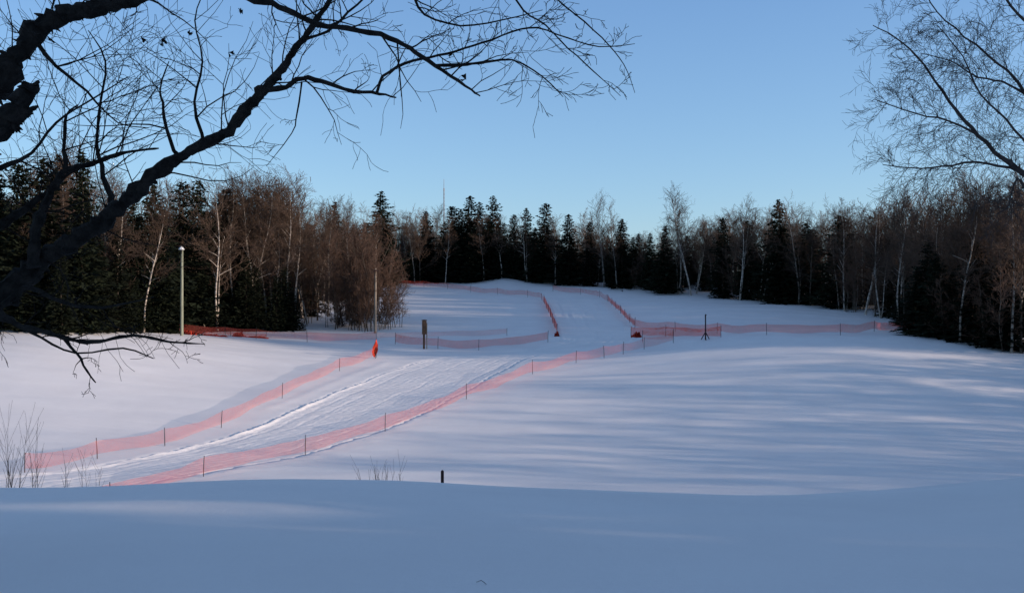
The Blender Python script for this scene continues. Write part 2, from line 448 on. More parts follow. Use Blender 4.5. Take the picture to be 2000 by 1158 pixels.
for a, d, t, w_ in ((745,172,374,1.3),(655,150,393,1.1),(963,180,382,1.3),(918,180,382,1.35),(885,181,402,1.3),(1065,178,396,1.35),(1003,181,418,1.2),(1028,181,406,1.1),(1110,174,418,1.3),(1152,172,432,1.2),(832,180,412,1.2),
                (1520,146,390,1.2),(1300,160,440,1.4),(1575,143,436,1.3),(1412,153,426,1.3),(1270,165,455,1.2),(1460,150,430,1.2),(160,86,292,1.1),(88,85,308,1.1),(40,84,318,1.1),(355,102,353,1.2),(388,106,353,1.2),(445,110,370,1.1),(900,179,408,1.2),(937,180,394,1.2),(1215,168,428,1.3),(1640,137,420,1.2),(300,97,360,1.1)):
    at(a, d, 'spruce_tree', t, None, w_)
for a, d, t in ((925,177,440),(955,178,430),(1045,177,445),(760,172,445),(735,171,440),(1530,145,440)):
    at(a, d, 'spruce_tree', t, None, 1.3)
at(1350, 157, 'birch_tree', 378, 'tall lone leafless birch with pale trunk on snow')
for a, d, t in ((1180,170,392),(1325,159,390),(1755,113,365),(1720,123,395),(520,110,350),(455,107.5,348),(560,112,372),(480,107,362),(600,116,410),(1140,173,418),(945,176,428),(400,103,368),(640,125,405),(690,130,412),(870,177,430),(980,178,428),(810,176,425),
                (1030,177,430),(1085,174,425),(1205,166,402),(1445,149,402),(1490,147,410),(1560,142,405),(1650,132,405),(1690,128,410),(1875,86,365),(1975,82,352),(280,93,375),(540,109,380),(500,108.5,372),(425,104,372),(575,113,385)):
    at(a, d, 'birch_tree', t)
for a, d, t in ((1830,89,495),(1792,92,525),(1905,86,470),(1975,83,480),(1860,88,530),(1940,84,520),(1815,92,470)):
    at(a, d, 'spruce_tree', t, None, 1.25)
for a, d, t in ((1765,108,385),(1800,96,388),(1850,90,370),(1925,88,362),(1960,84,372),(1995,82,355),(1885,92,380),(500,111,365),(535,112,362),(580,116,385),(620,120,405),(470,110,370)):
    at(a, d, 'bare_tree', t)
for a, d, t in ((120,82,480),(200,88,500),(255,92,520),(300,96,500),(340,100,470),(420,104,530),(460,106,560),(500,107,520),(540,108,540),(570,109,570),(160,85,440),(230,90,450),(60,82,520),(390,103,500),(320,97,440),(270,94,420),(480,106,500),(555,109,520)):
    at(a, d, 'spruce_tree', t, 'bushy young spruce with boughs reaching the snow')
for a, d, t in ((648,112,470),(670,110,455),(698,109,450),(718,108,470),(752,111,462),(772,113,500),(700,115,425),(660,119,440),(745,117,440),(680,122,430),(670,114,445),(720,113,445),(735,110,480)):
    at(a, d, 'alder_bush', t)
for a, d, t in ((1712,124,520),(1660,131,470),(1150,173,480),(1240,166,500),(1440,150,490),(1860,87,500),(1940,83,480),(595,117,440)):
    at(a, d, 'alder_bush', t)
for row in range(6):
    px = -240
    while px < 2140:
        d = np.interp(px, edge_px, edge_d)+1+row*4.2+rnd.uniform(-1.8, 1.8)
        step_m = [2.9, 2.7, 2.6, 2.7, 2.9, 3.1][row]*rnd.uniform(.4, 1.6)
        s = (px-1000)/F; x = s*d; y = d
        top = np.interp(px, top_px, top_y); zt = (579-top)/F*(d)
        H = zt-(gz(x, y)-EYE)
        fs = np.interp(px, spr_px, spr_f)
        fs = fs*(1.45 if math.sin(px*.021+1.3)+math.sin(px*.047) > 0 else .5)
        if rnd.random() < fs:
            H *= rnd.uniform(.5, .95)
            if row == 0 and rnd.random() < .5: H *= rnd.uniform(.35, .7)
            elif rnd.random() < .16: H *= 1.17
            place('spruce_tree', x, y, max(3, H))
        else:
            H *= rnd.uniform(.72, 1.03)
            place('birch_tree' if rnd.random() < .48 else 'bare_tree', x, y, max(6, H))
        px += step_m/d*F

# ---- far woodland (one mass) + woodland that throws the long shadows
def bake(mb):
    return np.array(mb.v, dtype=np.float32), np.array(mb.q, dtype=np.int32).reshape(-1, 4), np.array(mb.t, dtype=np.int32).reshape(-1, 3)
LS = [bake(make_spruce(300+i, 14, 2.6, .5, 7, 2.1, .22)[1]) for i in range(3)]
LB = []; LU = []
for i in range(3):
    t_, c_ = make_birch(330+i, 14, 20, .05, 1, 1, .12, low=.15, rmin=.024, kids=8, depth=1)
    c_.tube([Vector((0, 0, -.3)), Vector((0, 0, 7)), Vector((0, 0, 12))], [.14, .09, .04], 5)
    LB.append(bake(c_))
    t_, c_ = make_birch(360+i, 5, 14, .1, 1, 5, .04, low=.05, rmin=.018, kids=7, depth=1)
    LU.append(bake(c_))
def zb(x, y): return float(zbase(x, y))+EYE
def wood(name, spots, label, mats, ref=14):
    V = []; T = []; tm = []; off = 0
    for x, y, H, sp in spots:
        v, q, t = rnd.choice((LB, LS, LU)[sp])
        a = rnd.random()*6.28; c, s = math.cos(a), math.sin(a); k = H/ref
        w = rnd.uniform(.9, 1.3)*k
        nv = np.stack([(v[:, 0]*c-v[:, 1]*s)*w+x, (v[:, 0]*s+v[:, 1]*c)*w+y, v[:, 2]*k+zb(x, y)], 1)
        V.append(nv)
        if len(q):
            T.append(np.concatenate([q[:, [0, 1, 2]], q[:, [0, 2, 3]]])+off); tm.append(np.full(len(q)*2, 1 if sp == 0 else 0))
        if len(t): T.append(t+off); tm.append(np.full(len(t), 1 if sp == 0 else 0))
        off += len(v)
    me = np_mesh(name, np.concatenate(V), np.concatenate(T), 3, False)
    for m in mats: me.materials.append(m)
    mi = np.concatenate(tm)
    if len(mats) > 1: me.polygons.foreach_set('material_index', mi.astype(np.int32))
    me.update()
    o = obj(name, me); tag(o, label, 'woodland', None, 'stuff'); return o
sp = []
for row in range(5):
    px = -300
    while px < 2250:
        d = np.interp(px, edge_px, edge_d)+24+row*5+rnd.uniform(-2.5, 2.5)
        x = (px-1000)/F*d
        k = int(rnd.random() < .25+np.interp(px, spr_px, spr_f))
        H = ((579-np.interp(px, top_px, top_y))/F*d-(zb(x, d)-EYE))*(rnd.uniform(.45, .8) if k else rnd.uniform(.7, .94))
        sp.append((x, d, H, k)); px += 2.6*rnd.uniform(.6, 1.4)/d*F
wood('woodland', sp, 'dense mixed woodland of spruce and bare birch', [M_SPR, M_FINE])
sp = []
for row in range(4):
    px = -260
    while px < 2200:
        d = np.interp(px, edge_px, edge_d)+4.5+row*5+rnd.uniform(-2, 2)
        if not (590 < px < 790 and row < 1):
            sp.append(((px-1000)/F*d, d, rnd.uniform(3, 7), 2))
        px += 2.5*rnd.uniform(.6, 1.4)/d*F
for i in range(20):
    px = rnd.uniform(650, 775); d = rnd.uniform(110, 121); sp.append(((px-1000)/F*d, d, rnd.uniform(2.0, 4.5), 2))
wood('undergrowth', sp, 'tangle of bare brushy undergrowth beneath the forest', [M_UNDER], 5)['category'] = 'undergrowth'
sp = []
r2 = random.Random(21)
def gapy(x): return 7.85+slope*x
def beam_gap(x, y, r): return abs(y-gapy(x)) < r
# close spruce screen added beyond the frame, to shade the bank where the photographer stands
for x in np.arange(25, 52, 2.0):
    for sgn in (-1, 1):  # two rows added to leave a slit for one sunlit streak
        sp.append((x, gapy(x)+sgn*(3.12+r2.uniform(-.1, .15)), r2.uniform(14, 17), 1))
for i in range(190):
    x = r2.uniform(24, 60); y = r2.uniform(-11, 18)+slope*x
    if beam_gap(x, y, 3.9) or x < .5625*y+8: continue
    sp.append((x, y, r2.uniform(14, 18), 1))
for q_ in range(9):  # low spruces added across the slit to cut the streak short
    sp.append((23.6+(q_ % 2)*1.2, gapy(24.0)+(q_-4)*.65, 4.4+r2.uniform(-.2, .25), 1))
# airy woodland beyond the frame: thin soft streaks over the field
for i in range(500):
    y = r2.uniform(-30, 78); x = max(r2.uniform(64, 150), .5625*y+12)
    k = int(r2.random() < .11)
    if beam_gap(x, y, 5.0): continue
    H = r2.uniform(8, 14) if k else r2.uniform(10, 17)
    sp.append((x, y, H, k))
wood('woodland', sp, 'tall unseen mixed woodland with an added spruce screen casting long shadows over the snow', [M_SPR, M_FINE])

# ------------------------------------------------------------------ near overhanging tree
def sp3(px, py, d): return Vector(((px-1000)/F*d, d, EYE+(579-py)/F*d))
def limb(mb, L, d, n=8, rng=None, lump=.12, sub=4, jit=.35, th=1.0):
    P = [sp3(a, b, d if len(c) == 1 else c[1]) for a, b, *c in L]; R = [c[0]/F*d/2*th for a, b, *c in L]
    pts = []; rad = []
    m = len(P)
    for i in range(m-1):
        p0 = P[max(i-1, 0)]; p1 = P[i]; p2 = P[i+1]; p3 = P[min(i+2, m-1)]
        for k in range(sub):
            t = k/sub
            q = .5*((2*p1)+(-p0+p2)*t+(2*p0-5*p1+4*p2-p3)*t*t+(-p0+3*p1-3*p2+p3)*t**3)
            r = R[i]*(1-t)+R[i+1]*t
            q = q+Vector((rng.uniform(-1, 1), rng.uniform(-1, 1), rng.uniform(-1, 1)))*r*jit
            pts.append(q); rad.append(r*rng.uniform(1-lump, 1+lump*1.5))
    pts.append(P[-1]); rad.append(R[-1])
    mb.tube(pts, rad, n, True, lump*.9, rng)
    return pts, rad
rt = random.Random(5)
LM = MB(); CR = MB()
limbs = {
 'A': ([(-300,480,70),(-160,330,60),(-60,220,54),(-5,160,50),(40,95,45),(80,52,40),(135,28,34),(200,14,28),(260,3,22),(330,-22,18)], 5.2, 10, 22, .22),
 'B': ([(-220,500,66),(-110,380,58),(-15,268,46),(28,218,42),(60,168,32)], 4.9, 10, 0, 0),
 'B2': ([(20,250,24),(45,225,18),(74,207,6)], 4.9, 6, 0, 0),
 'C': ([(-300,830,70),(-190,720,60),(-90,640,52),(-10,588,46),(60,527,42),(110,490,36),(180,448,33),(240,400,32),(290,350,30),(340,315,26),(390,285,23),(440,262,21),(478,215,23),(508,182,23),(540,150,17),(570,105,13),(600,65,12),(625,30,11),(655,-15,10),(700,-80,8)], 5.5, 10, 20, .34),
 'C1': ([(515,178,13),(560,172,11),(590,153,10),(630,160,9),(690,178,8),(740,183,6),(774,191,3)], 5.5, 6, 6, .20),
 'D': ([(320,-20,18),(420,-30,16),(500,0,14),(545,12,13),(590,35,12),(640,52,12),(700,58,11),(760,75,10),(800,95,9),(835,120,9),(880,148,7),(920,175,5),(938,188,3)], 5.2, 6, 14, .22),
 'T': ([(420,-30,14),(520,-75,12),(750,-95,10),(900,-70,8),(985,-35,6)], 5.2, 6, 6, .2),
 'D2': ([(735,183,7),(748,150,7),(790,125,6),(840,113,5.5),(890,100,5),(940,85,4.5),(1000,62,4),(1050,55,3.5),(1110,75,3),(1170,92,2.5),(1240,86,1.2)], 5.3, 5, 11, .12),
 'D3': ([(592,80,7),(640,62,6),(680,25,5),(730,-20,4)], 5.5, 5, 6, .22),
 'E': ([(65,520,26),(70,455,24),(92,392,20),(125,335,14),(180,320,10),(235,300,8),(310,290,3)], 5.4, 7, 9, .25),
 'E2': ([(218,395,14),(203,345,11),(190,280,7),(196,200,5),(205,120,4),(172,60,2)], 5.6, 5, 11, .28),
 'E3': ([(348,308,9),(325,250,8),(318,200,6),(312,175,4),(330,120,2)], 5.5, 5, 5, .25),
 'E4': ([(128,335,9),(125,270,8),(130,225,6),(152,205,3)], 5.4, 5, 4, .25),
 'E5': ([(400,282,8),(380,200,6),(395,120,4),(380,40,3),(400,-20,2)], 5.6, 5, 9, .28),
 'E6': ([(60,70,12),(110,130,8),(170,180,5),(230,240,3),(290,250,2)], 5.2, 5, 8, .25),
 'E7': ([(0,330,12),(60,300,7),(110,240,5),(170,200,3.5),(250,150,2)], 5.0, 5, 8, .25),
 'G': ([(-160,560,26),(-40,590,20),(30,632,14),(110,655,9),(180,668,8),(260,655,7),(330,667,5),(400,672,2)], 5.1, 6, 6, .10),
 'G2': ([(120,657,8),(150,690,6),(170,725,5),(187,747,2.5)], 5.1, 5, 3, .07),
 'G3': ([(20,625,10),(80,660,6),(150,690,4),(240,680,4),(300,700,2)], 5.1, 5, 3, .08),
 'G4': ([(-60,470,26),(0,440,20),(60,400,14),(110,360,10),(150,325,5)], 5.6, 6, 7, .25),
 'G5': ([(-60,640,16),(20,585,14),(60,560,12),(120,590,8),(200,600,5),(300,580,2)], 5.3, 6, 6, .18),
 'H1': ([(985,-35,5),(1022,20,4),(1065,50,3.5),(1110,95,3),(1160,140,2.5),(1212,188,1.2)], 5.2, 5, 6, .09),
 'H2': ([(900,-70,5),(1040,-35,4),(1100,10,3.5),(1160,60,3),(1200,100,2.5),(1225,140,2),(1240,182,1.2)], 5.1, 5, 6, .09),
 'H4': ([(850,128,6),(930,125,5),(1000,118,4),(1060,150,3),(1100,190,1.5)], 5.2, 5, 7, .12),
 'H5': ([(750,-95,8),(800,-20,6),(830,30,5),(900,50,4),(980,40,3),(1060,20,1.5)], 5.3, 5, 7, .15),
 'H6': ([(590,160,5),(580,220,3.5),(570,260,2.5),(520,325,1.2)], 5.5, 4, 2, .08),
}
for nm, (L, d, n, k, tl) in limbs.items():
    big = L[0][2] > 20
    pts, rad = limb(LM, L, d, n, rt, .20 if big else .1, 6 if big else 3, .26 if big else .5, .92)
    if big:      # knobs and flakes of bark
        for _ in range(60):
            i = rt.randrange(1, len(pts)-1); p = pts[i]; dv = Vector((rt.uniform(-1, 1), rt.uniform(-.4, .4), rt.uniform(-1.2, .7))).normalized()
            r = rad[i]; w = rt.uniform(.12, .4)
            LM.tube([p+dv*r*.4, p+dv*r*rt.uniform(.95, 1.15), p+dv*r*rt.uniform(1.15, 1.6)], [r*w, r*w*.8, r*.05], 5, True)
    for j in range(k):
        f = (j+rt.random())/k
        i = min(len(pts)-2, int(len(pts)/6+f*len(pts)*5/6)); p = pts[i]
        if not (-140 < (p.x/p.y*F+1000) < 1215): continue
        dv = (pts[i+1]-pts[i-1 if i else 0]).normalized()
        side = Vector((-dv.z, 0, dv.x))*rt.choice([-1, 1])
        if side.z < 0 and rt.random() < .5: side = -side
        cd = dv*rt.uniform(.3, 1.0)+side*rt.uniform(.5, 1.1)+Vector((0, rt.uniform(-.5, .5), 0))
        ln = rt.uniform(.5, 1.5)*tl*1.7
        room = max(.03, (1250-(p.x/p.y*F+1000))/F*5.2)
        twig(CR, rt, p, cd, min(ln, room*.75), min(rad[i]*.5, .0055), 2, 4, .27, 3.3, .0, .7, .0014, (.45, 1.05), 6)
for (a, b) in ((100, 78), (282, 78), (320, 78), (372, 66), (468, 22), (660, 98), (452, 105), (318, 85), (905, 150), (880, 105)):
    c = sp3(a, b, 5.3)
    for _ in range(5):
        q = [c+Vector((rt.uniform(-.02, .02), rt.uniform(-.02, .02), rt.uniform(-.03, .02))) for _ in range(3)]; CR.tri(*q)
tx, ty = -5.0, 5.3
LM.tube([Vector((tx-.1, ty, gz(tx, ty)-.4)), Vector((tx-.05, ty, EYE-.8)), Vector((tx+.15, ty, EYE+.2)), Vector((tx+.55, ty-.1, EYE+.9)), Vector((tx+.9, ty-.1, EYE+1.6)), Vector((tx+1.0, ty-.1, EYE+3))], [.34, .27, .24, .2, .16, .08], 12, True, .08, rt)
for a, b in ((sp3(-300, 480, 5.2), Vector((tx+.3, ty, EYE-.1))), (sp3(-220, 500, 4.9), Vector((tx+.3, ty, EYE-.3))), (sp3(-300, 830, 5.5), Vector((tx, ty, EYE-1.1))),
             (sp3(-160, 560, 5.1), Vector((tx+.1, ty, EYE-.2))), (sp3(-60, 470, 5.6), Vector((tx+.2, ty, EYE-.1))), (sp3(-60, 640, 5.3), Vector((tx+.1, ty, EYE-.5)))):
    LM.tube([b, a.lerp(b, .5)+Vector((0, 0, -.03)), a], [.11, .09, .05], 8)
T = tag(obj('overhanging_tree', None, None, (0, 0, 0)), 'gnarled leafless dark tree with limbs arching over the snow', 'tree')
T.location = (tx, ty, gz(tx, ty))
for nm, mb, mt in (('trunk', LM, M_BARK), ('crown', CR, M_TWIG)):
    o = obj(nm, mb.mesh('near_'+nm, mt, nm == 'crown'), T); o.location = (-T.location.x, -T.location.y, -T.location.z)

# ------------------------------------------------------------------ near birch
rb = random.Random(12); LM = MB(); CR = MB()
RL = {
 'R1': [(2230,640,40),(2120,470,22),(2040,370,15),(2000,340,11),(1955,308,8.5),(1915,265,7),(1870,215,6),(1830,160,4.5),(1790,110,3.5),(1750,74,2.5),(1705,50,1.5)],
 'R2': [(1990,335,6),(1930,318,4.5),(1860,322,3.5),(1800,330,2.5),(1725,322,1.5)],
 'R3': [(1910,262,5),(1850,236,3.5),(1790,222,2.5),(1710,195,1.5)],
 'R4': [(2110,450,12),(2070,300,8),(2010,190,6),(1945,120,4.5),(1885,72,3.5),(1830,25,2.5),(1800,-30,1.5)],
 'R5': [(2040,370,7),(2010,290,5),(1965,235,4),(1915,185,3),(1880,110,2.5),(1830,50,1.5)],
 'R6': [(2200,300,20),(2110,170,10),(2030,70,6),(1975,10,4.5),(1930,-50,3)],
 'R7': [(2010,190,5),(1960,160,4),(1910,150,3),(1860,120,2),(1800,105,1.5)],
 'R8': [(2060,400,9),(2010,380,6),(1985,350,4),(1970,400,3),(1945,420,1.5)],
}
for nm, L in RL.items():
    pts, rad = limb(LM, L, 14, 6, rb, .08, 3, 1.0)
    kk = 25
    for j in range(kk):
        f = (j+rb.random())/kk
        i = min(len(pts)-2, int(len(pts)/5+f*len(pts)*.8)); p = pts[i]
        if not p.x/p.y*F+1000 < 2150: continue
        dv = (pts[i+1]-pts[i-1 if i else 0]).normalized()
        side = Vector((-dv.z, 0, dv.x))*rb.choice([-1, 1])
        cd = dv*rb.uniform(.2, 1.0)+side*rb.uniform(.4, 1.2)+Vector((0, rb.uniform(-.6, .6), .1))
        twig(CR, rb, p, cd, rb.uniform(.4, .95)*(1-.5*f), min(rad[i]*.5, .006), 2, 3, .28, 6.4, -.01, .8, .0024, (.4, 1.0), 6)
bx, by = 13.0, 14.0
top = sp3(2230, 640, 14)
LM.tube([Vector((bx, by, gz(bx, by)-.4)), Vector((bx-1, by, EYE-2)), top, Vector((9.9, 14, EYE+1.2)), sp3(2200, 300, 14)], [.3, .24, .17, .14, .1], 10)
LM.tube([sp3(2200, 300, 14), sp3(2220, 0, 14), sp3(2230, -300, 14)], [.11, .08, .04], 8)
T = tag(obj('birch_tree', None, None, (bx, by, gz(bx, by))), 'leafless birch with fine twigs spreading against the sky', 'birch tree')
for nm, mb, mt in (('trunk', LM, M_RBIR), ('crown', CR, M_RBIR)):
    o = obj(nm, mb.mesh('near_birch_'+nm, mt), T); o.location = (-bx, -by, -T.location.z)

# ------------------------------------------------------------------ saplings and twigs poking from the snow
def sapling(px, d, top, spread, stems, label, seed, r=.006, kids=4):
    rng = random.Random(seed); mb = MB(); x = (px-1000)/F*d; z = gz(x, d)
    H = EYE+(579-top)/F*d-z
    for _ in range(stems):
        dx = rng.uniform(-spread, spread); hh = H*rng.uniform(.6, 1.0)
        dr = Vector((dx*.3+rng.uniform(-.08, .08), rng.uniform(-.08, .08), 1))
        twig(mb, rng, Vector((dx, rng.uniform(-spread, spread)*.6, -.1)), dr, hh, r, 1, 3, .07, kids, .05, 1, .0018, (.3, .6), 8)
    o = obj('sapling', mb.mesh('sapling', M_ALDER), None, (x, d, z)); tag(o, label, 'sapling', 'saplings poking through the snow')
sapling(30, 15.6, 818, .15, 4, 'bare young saplings with upright twigs in snow', 1, .007, 10)
sapling(62, 15.8, 855, .10, 3, 'bare young saplings with upright twigs in snow', 2, .006, 8)
sapling(0, 15.2, 880, .2, 3, 'bare young saplings with upright twigs in snow', 5, .005)
sapling(175, 16.2, 878, .2, 4, 'thin reddish saplings poking out of the snow', 3, .0045)
sapling(120, 16.2, 895, .2, 3, 'thin reddish saplings poking out of the snow', 6, .0045)
sapling(752, 16.4, 893, .36, 12, 'clump of bare shrub tips behind the snow bank', 4, .008, 3)
def tiny(px, d, top, seed, n=1):
    rng = random.Random(seed); mb = MB(); x = (px-1000)/F*d; z = gz(x, d); H = EYE+(579-top)/F*d-z
    twig(mb, rng, Vector((0, 0, -.03)), Vector((rng.uniform(-.2, .2), 0, 1)), H, .003, 1, 3, .2, 3, 0, 1, .0015)
    tag(obj('twig', mb.mesh('twig', M_TWIG), None, (x, d, z)), 'single dry twig sticking out of the snow', 'twig')
tiny(1322, 12.2, 965, 3)
mb = MB(); x, y = -.19, 5.6
mb.tube([Vector((-.03, 0, .012)), Vector((0, .01, .02)), Vector((.02, 0, .01)), Vector((.035, -.01, 0))], [.0015, .002, .002, .0015], 4, True)
tag(obj('twig', mb.mesh('fallen_twig', M_TWIG), None, (x, y, gz(x, y))), 'small fallen twig lying on the snow', 'twig')

# ------------------------------------------------------------------ netting fences
rf = random.Random(3)
def fence(pts, label, h=1.1, zlo=.28, m=None, spacing=None, pre=None, stake=1.2):
    P = line(pts)
    if pre: P = np.vstack([np.array(pre, float), P])
    Ls = np.r_[0, np.cumsum(np.linalg.norm(np.diff(P, axis=0), axis=1))]
    if spacing is None: st = P
    else: st = resample(P, max(2, int(Ls[-1]/spacing)+1))
    Lst = np.linspace(0, 1, len(st)) if spacing is not None else Ls/Ls[-1]
    root = obj('netting_fence', None, None, (st[0][0], st[0][1], gz(*st[0])))
    tag(root, label, 'fence', 'orange netting fences along the trail')
    o0 = Vector(root.location)
    n = max(4, int(Ls[-1]/.5)); V = []; Fc = []; UV = []
    Q = resample(P, n+1); Zq = zfull(Q[:, 0], Q[:, 1], False)+EYE
    rows = 4; kk = len(Lst)
    ph = [rf.uniform(0, 6.28) for _ in range(4)]
    for i in range(n+1):
        t = i/n; j = min(kk-2, max(0, np.searchsorted(Lst, t)-1)); f = (t-Lst[j])/max(1e-6, Lst[j+1]-Lst[j])
        sag = math.sin(math.pi*min(1, max(0, f)))
        L = t*Ls[-1]
        dv = Q[min(i+1, n)]-Q[max(i-1, 0)]; dv = dv/np.linalg.norm(dv); nr = np.array([-dv[1], dv[0]])
        for k in range(rows+1):
            a = k/rows
            top = h-.16*sag*min(1, h)+.035*math.sin(L*1.3+ph[0]); bot = zlo-.08*sag+.06*math.sin(L*.9+ph[1])
            w = .05*math.sin(L*2.1+ph[2]+a*2)*sag+.12*sag*math.sin(a*math.pi)
            V.append((Q[i][0]+nr[0]*w-o0.x, Q[i][1]+nr[1]*w-o0.y, Zq[i]+bot+(top-bot)*a-o0.z)); UV.append((L, a*(h-zlo)))
    for i in range(n):
        for k in range(rows):
            b = i*(rows+1)+k; Fc.append((b, b+rows+1, b+rows+2, b+1))
    me = bpy.data.meshes.new('netting'); me.from_pydata(V, [], Fc); me.materials.append(m or M_NET)
    uv = me.uv_layers.new(name='UVMap')
    for lp in me.loops: uv.data[lp.index].uv = UV[lp.vertex_index]
    me.polygons.foreach_set('use_smooth', np.ones(len(me.polygons), dtype=bool)); me.update()
    obj('netting', me, root)
    for s in st:
        mb = MB(); z = gz(*s)-o0.z; lx = rf.uniform(-.07, .07)
        mb.tube([Vector((0, 0, -.3)), Vector((lx*.3, 0, .5)), Vector((lx, 0, stake+rf.uniform(-.05, .1)))], [.026, .024, .022], 6, True)
        obj('post', mb.mesh('fence_post', M_STAKE), root, (s[0]-o0.x, s[1]-o0.y, z))
    return root
fence([(48,921),(190,897),(322,872),(432,834),(551,777),(663,724),(735,699)], 'pink-orange netting fence on dark stakes lining the trail')
fence([(397,931),(596,887),(752,842),(911,781),(1040,730),(1125,709),(1180,700),(1217,692),(1258,681),(1315,670)], 'long orange netting fence curving beside the groomed trail', pre=[(-24,41),(-20.3,46)])
fence([(772,672),(855,681),(935,683),(1070,668)], 'low orange netting fence crossing the snow field', m=M_NETD)
fence([(350,652),(440,658),(500,662),(600,668),(735,668)], 'low orange netting fence in front of the trees', m=M_NETM)
fence([(340,648),(400,655),(450,657),(520,660)], 'collapsed low run of orange netting by the trees', m=M_NETD, h=.45, zlo=.0, stake=.8)
fence([(735,664),(855,658),(990,655)], 'faint orange netting fence crossing the snow slope', m=M_NETF, spacing=9, h=.8, zlo=.2, stake=.9)
fence([(780,556),(850,562),(915,570),(985,577),(1055,582),(1062,592),(1075,618),(1088,652)], 'orange netting fence bending down the snowy hill', spacing=6, m=M_NETM)
fence([(1062,590),(1075,618),(1088,652)], 'bright doubled orange netting fence down the hill', m=M_NETB, h=1.15, zlo=.1)
fence([(1080,570),(1165,578),(1188,590),(1212,612),(1240,640)], 'orange netting fence edging the upper trail', spacing=6, m=M_NETM)
fence([(1188,590),(1212,612),(1240,640)], 'bright doubled orange netting fence by upper trail', m=M_NETB, h=.9, zlo=.3)
fence([(1240,642),(1300,647),(1400,652),(1500,655),(1640,655),(1740,657,97),(1800,661,97)], 'long orange netting fence crossing toward the woods', spacing=7, m=M_NETD)
fence([(1232,657),(1300,658),(1408,660)], 'orange netting fence beside the steel stand', h=1.1, zlo=.2, m=M_NETB)
fence([(1255,668),(1315,664)], 'short orange netting fence panel at trail bend')
M_NETS = bark_mat('solid_bunched_netting', (.36, .025, .015), (.66, .07, .035), 5, (1, 1, 1), .3)
def bunch(px, py, w, h, label, seed, dep=.35):
    rng = random.Random(seed); x, y = ground_at(px, py); mb = MB(); n = 22
    for k in range(6):
        pts = []
        y0 = rng.uniform(-dep, dep); a0 = rng.uniform(0, .5); a1 = rng.uniform(.5, 1)
        for i in range(n+1):
            t = a0+(a1-a0)*i/n
            hh = h*(math.sin(math.pi*i/n)**.5)*rng.uniform(.25, 1.05)
            pts.append(((t-.5)*w+rng.uniform(-.05, .05), y0+rng.uniform(-.12, .12), hh))
        b = len(mb.v); g0 = gz(x, y)
        for p in pts:
            gl = gz(x+p[0], y+p[1])-g0
            mb.v.append((p[0], p[1], gl-.05)); mb.v.append((p[0]+.05, p[1]+rng.uniform(-.15, .15), p[2]*.55+gl)); mb.v.append((p[0], p[1], p[2]+gl))
        for i in range(n):
            for j in (0, 1):
                q = b+i*3+j; mb.q.append((q, q+3, q+4, q+1))
    me = mb.mesh('bunched_netting', M_NETS); o = obj('bunched_netting', me, None, (x, y, gz(x, y)))
    tag(o, label, 'netting', 'bunched orange netting lying on the snow')
bunch(368, 653, 2.4, .45, 'heap of bright orange netting bunched on snow', 1)
bunch(420, 656, 3.0, .2, 'heap of bright orange netting bunched on snow', 2)
bunch(466, 658, 2.2, .6, 'heap of bright orange netting bunched on snow', 3)
bunch(505, 660, 2.6, .2, 'heap of bright orange netting bunched on snow', 4)
bunch(1087, 656, .6, .65, 'red-orange netting bundle at the fence end', 5, .15)
bunch(1243, 659, 1.4, .7, 'red-orange netting bundle at the fence end', 6, .2)
def flagm(px, py):
    x, y = ground_at(px, py); e = obj('fence_flag', None, None, (x, y, gz(x, y))); tag(e, 'red-orange netting flag on a leaning stake', 'flag')
    mb = MB(); mb.tube([Vector((0, 0, -.3)), Vector((.05, 0, 1.0)), Vector((.08, 0, 1.9))], [.03, .03, .025], 6, True); obj('post', mb.mesh('flag_post', M_STAKE), e)
    mb = MB()
    n = 8
    for i in range(n+1):
        t = i/n
        wv = (.07, .22, .30, .34, .27, .30, .20, .12, .05)[i]
        for s in (-1, 0, 1): mb.v.append((-.02+s*wv*(1 if s < 0 else .75)+.10*t, -.05+(.12*math.sin(5*t) if s == 0 else .05*s), .2+1.6*t+.1*s))
    for i in range(n):
        for j in (0, 1): q = i*3+j; mb.q.append((q, q+1, q+4, q+3))
    obj('flag', mb.mesh('flag_cloth', M_NETS, False), e)
flagm(733, 701)

# ------------------------------------------------------------------ poles, stand, signpost, mast
def lamp_pole(px, d, top, label, m, r, lampon):
    x = (px-1000)/F*d; z = gz(x, d); H = EYE+(579-top)/F*d-z
    e = obj('light_pole', None, None, (x, d, z)); tag(e, label, 'light pole')
    mb = MB(); mb.tube([Vector((0, 0, -.5)), Vector((0, 0, H*.5)), Vector((.03, 0, H))], [r, r*.88, r*.72], 12, True); obj('pole', mb.mesh('pole', m), e)
    mb = MB(); mb.box((.03, -.25, H-.25), (.03, .28, .03)); mb.box((.03, -.12, H-.45), (.025, .025, .2)); obj('bracket', mb.mesh('bracket', M_METAL, False), e)
    mb = MB()
    if lampon:
        prof = [(.0, .10), (.10, .16), (.24, .27), (.34, .29), (.36, .2)]
        mb.tube([Vector((.12, -.45, H+.12-a)) for a, b in prof], [b for a, b in prof], 14, True)
        obj('lamp', mb.mesh('lamp', M_LAMP), e)
    else:
        mb.box((.1, -.45, H-.28), (.22, .14, .10), .3); obj('lamp', mb.mesh('lamp', M_METAL, False), e)
lamp_pole(355, 94, 484, 'tall greenish wooden pole topped with white floodlight', M_POLE, .17, True)
lamp_pole(733, 106.5, 524, 'tall grey-brown wooden pole beside alder bushes', M_POLE2, .16, False)
x, y = ground_at(828, 681); e = obj('trail_marker', None, None, (x, y, gz(x, y))); tag(e, 'brown wooden trail marker post with small board', 'sign')
mb = MB(); mb.box((0, 0, 1.3), (.10, .10, 1.75)); obj('post', mb.mesh('marker_post', M_WOOD, False), e)
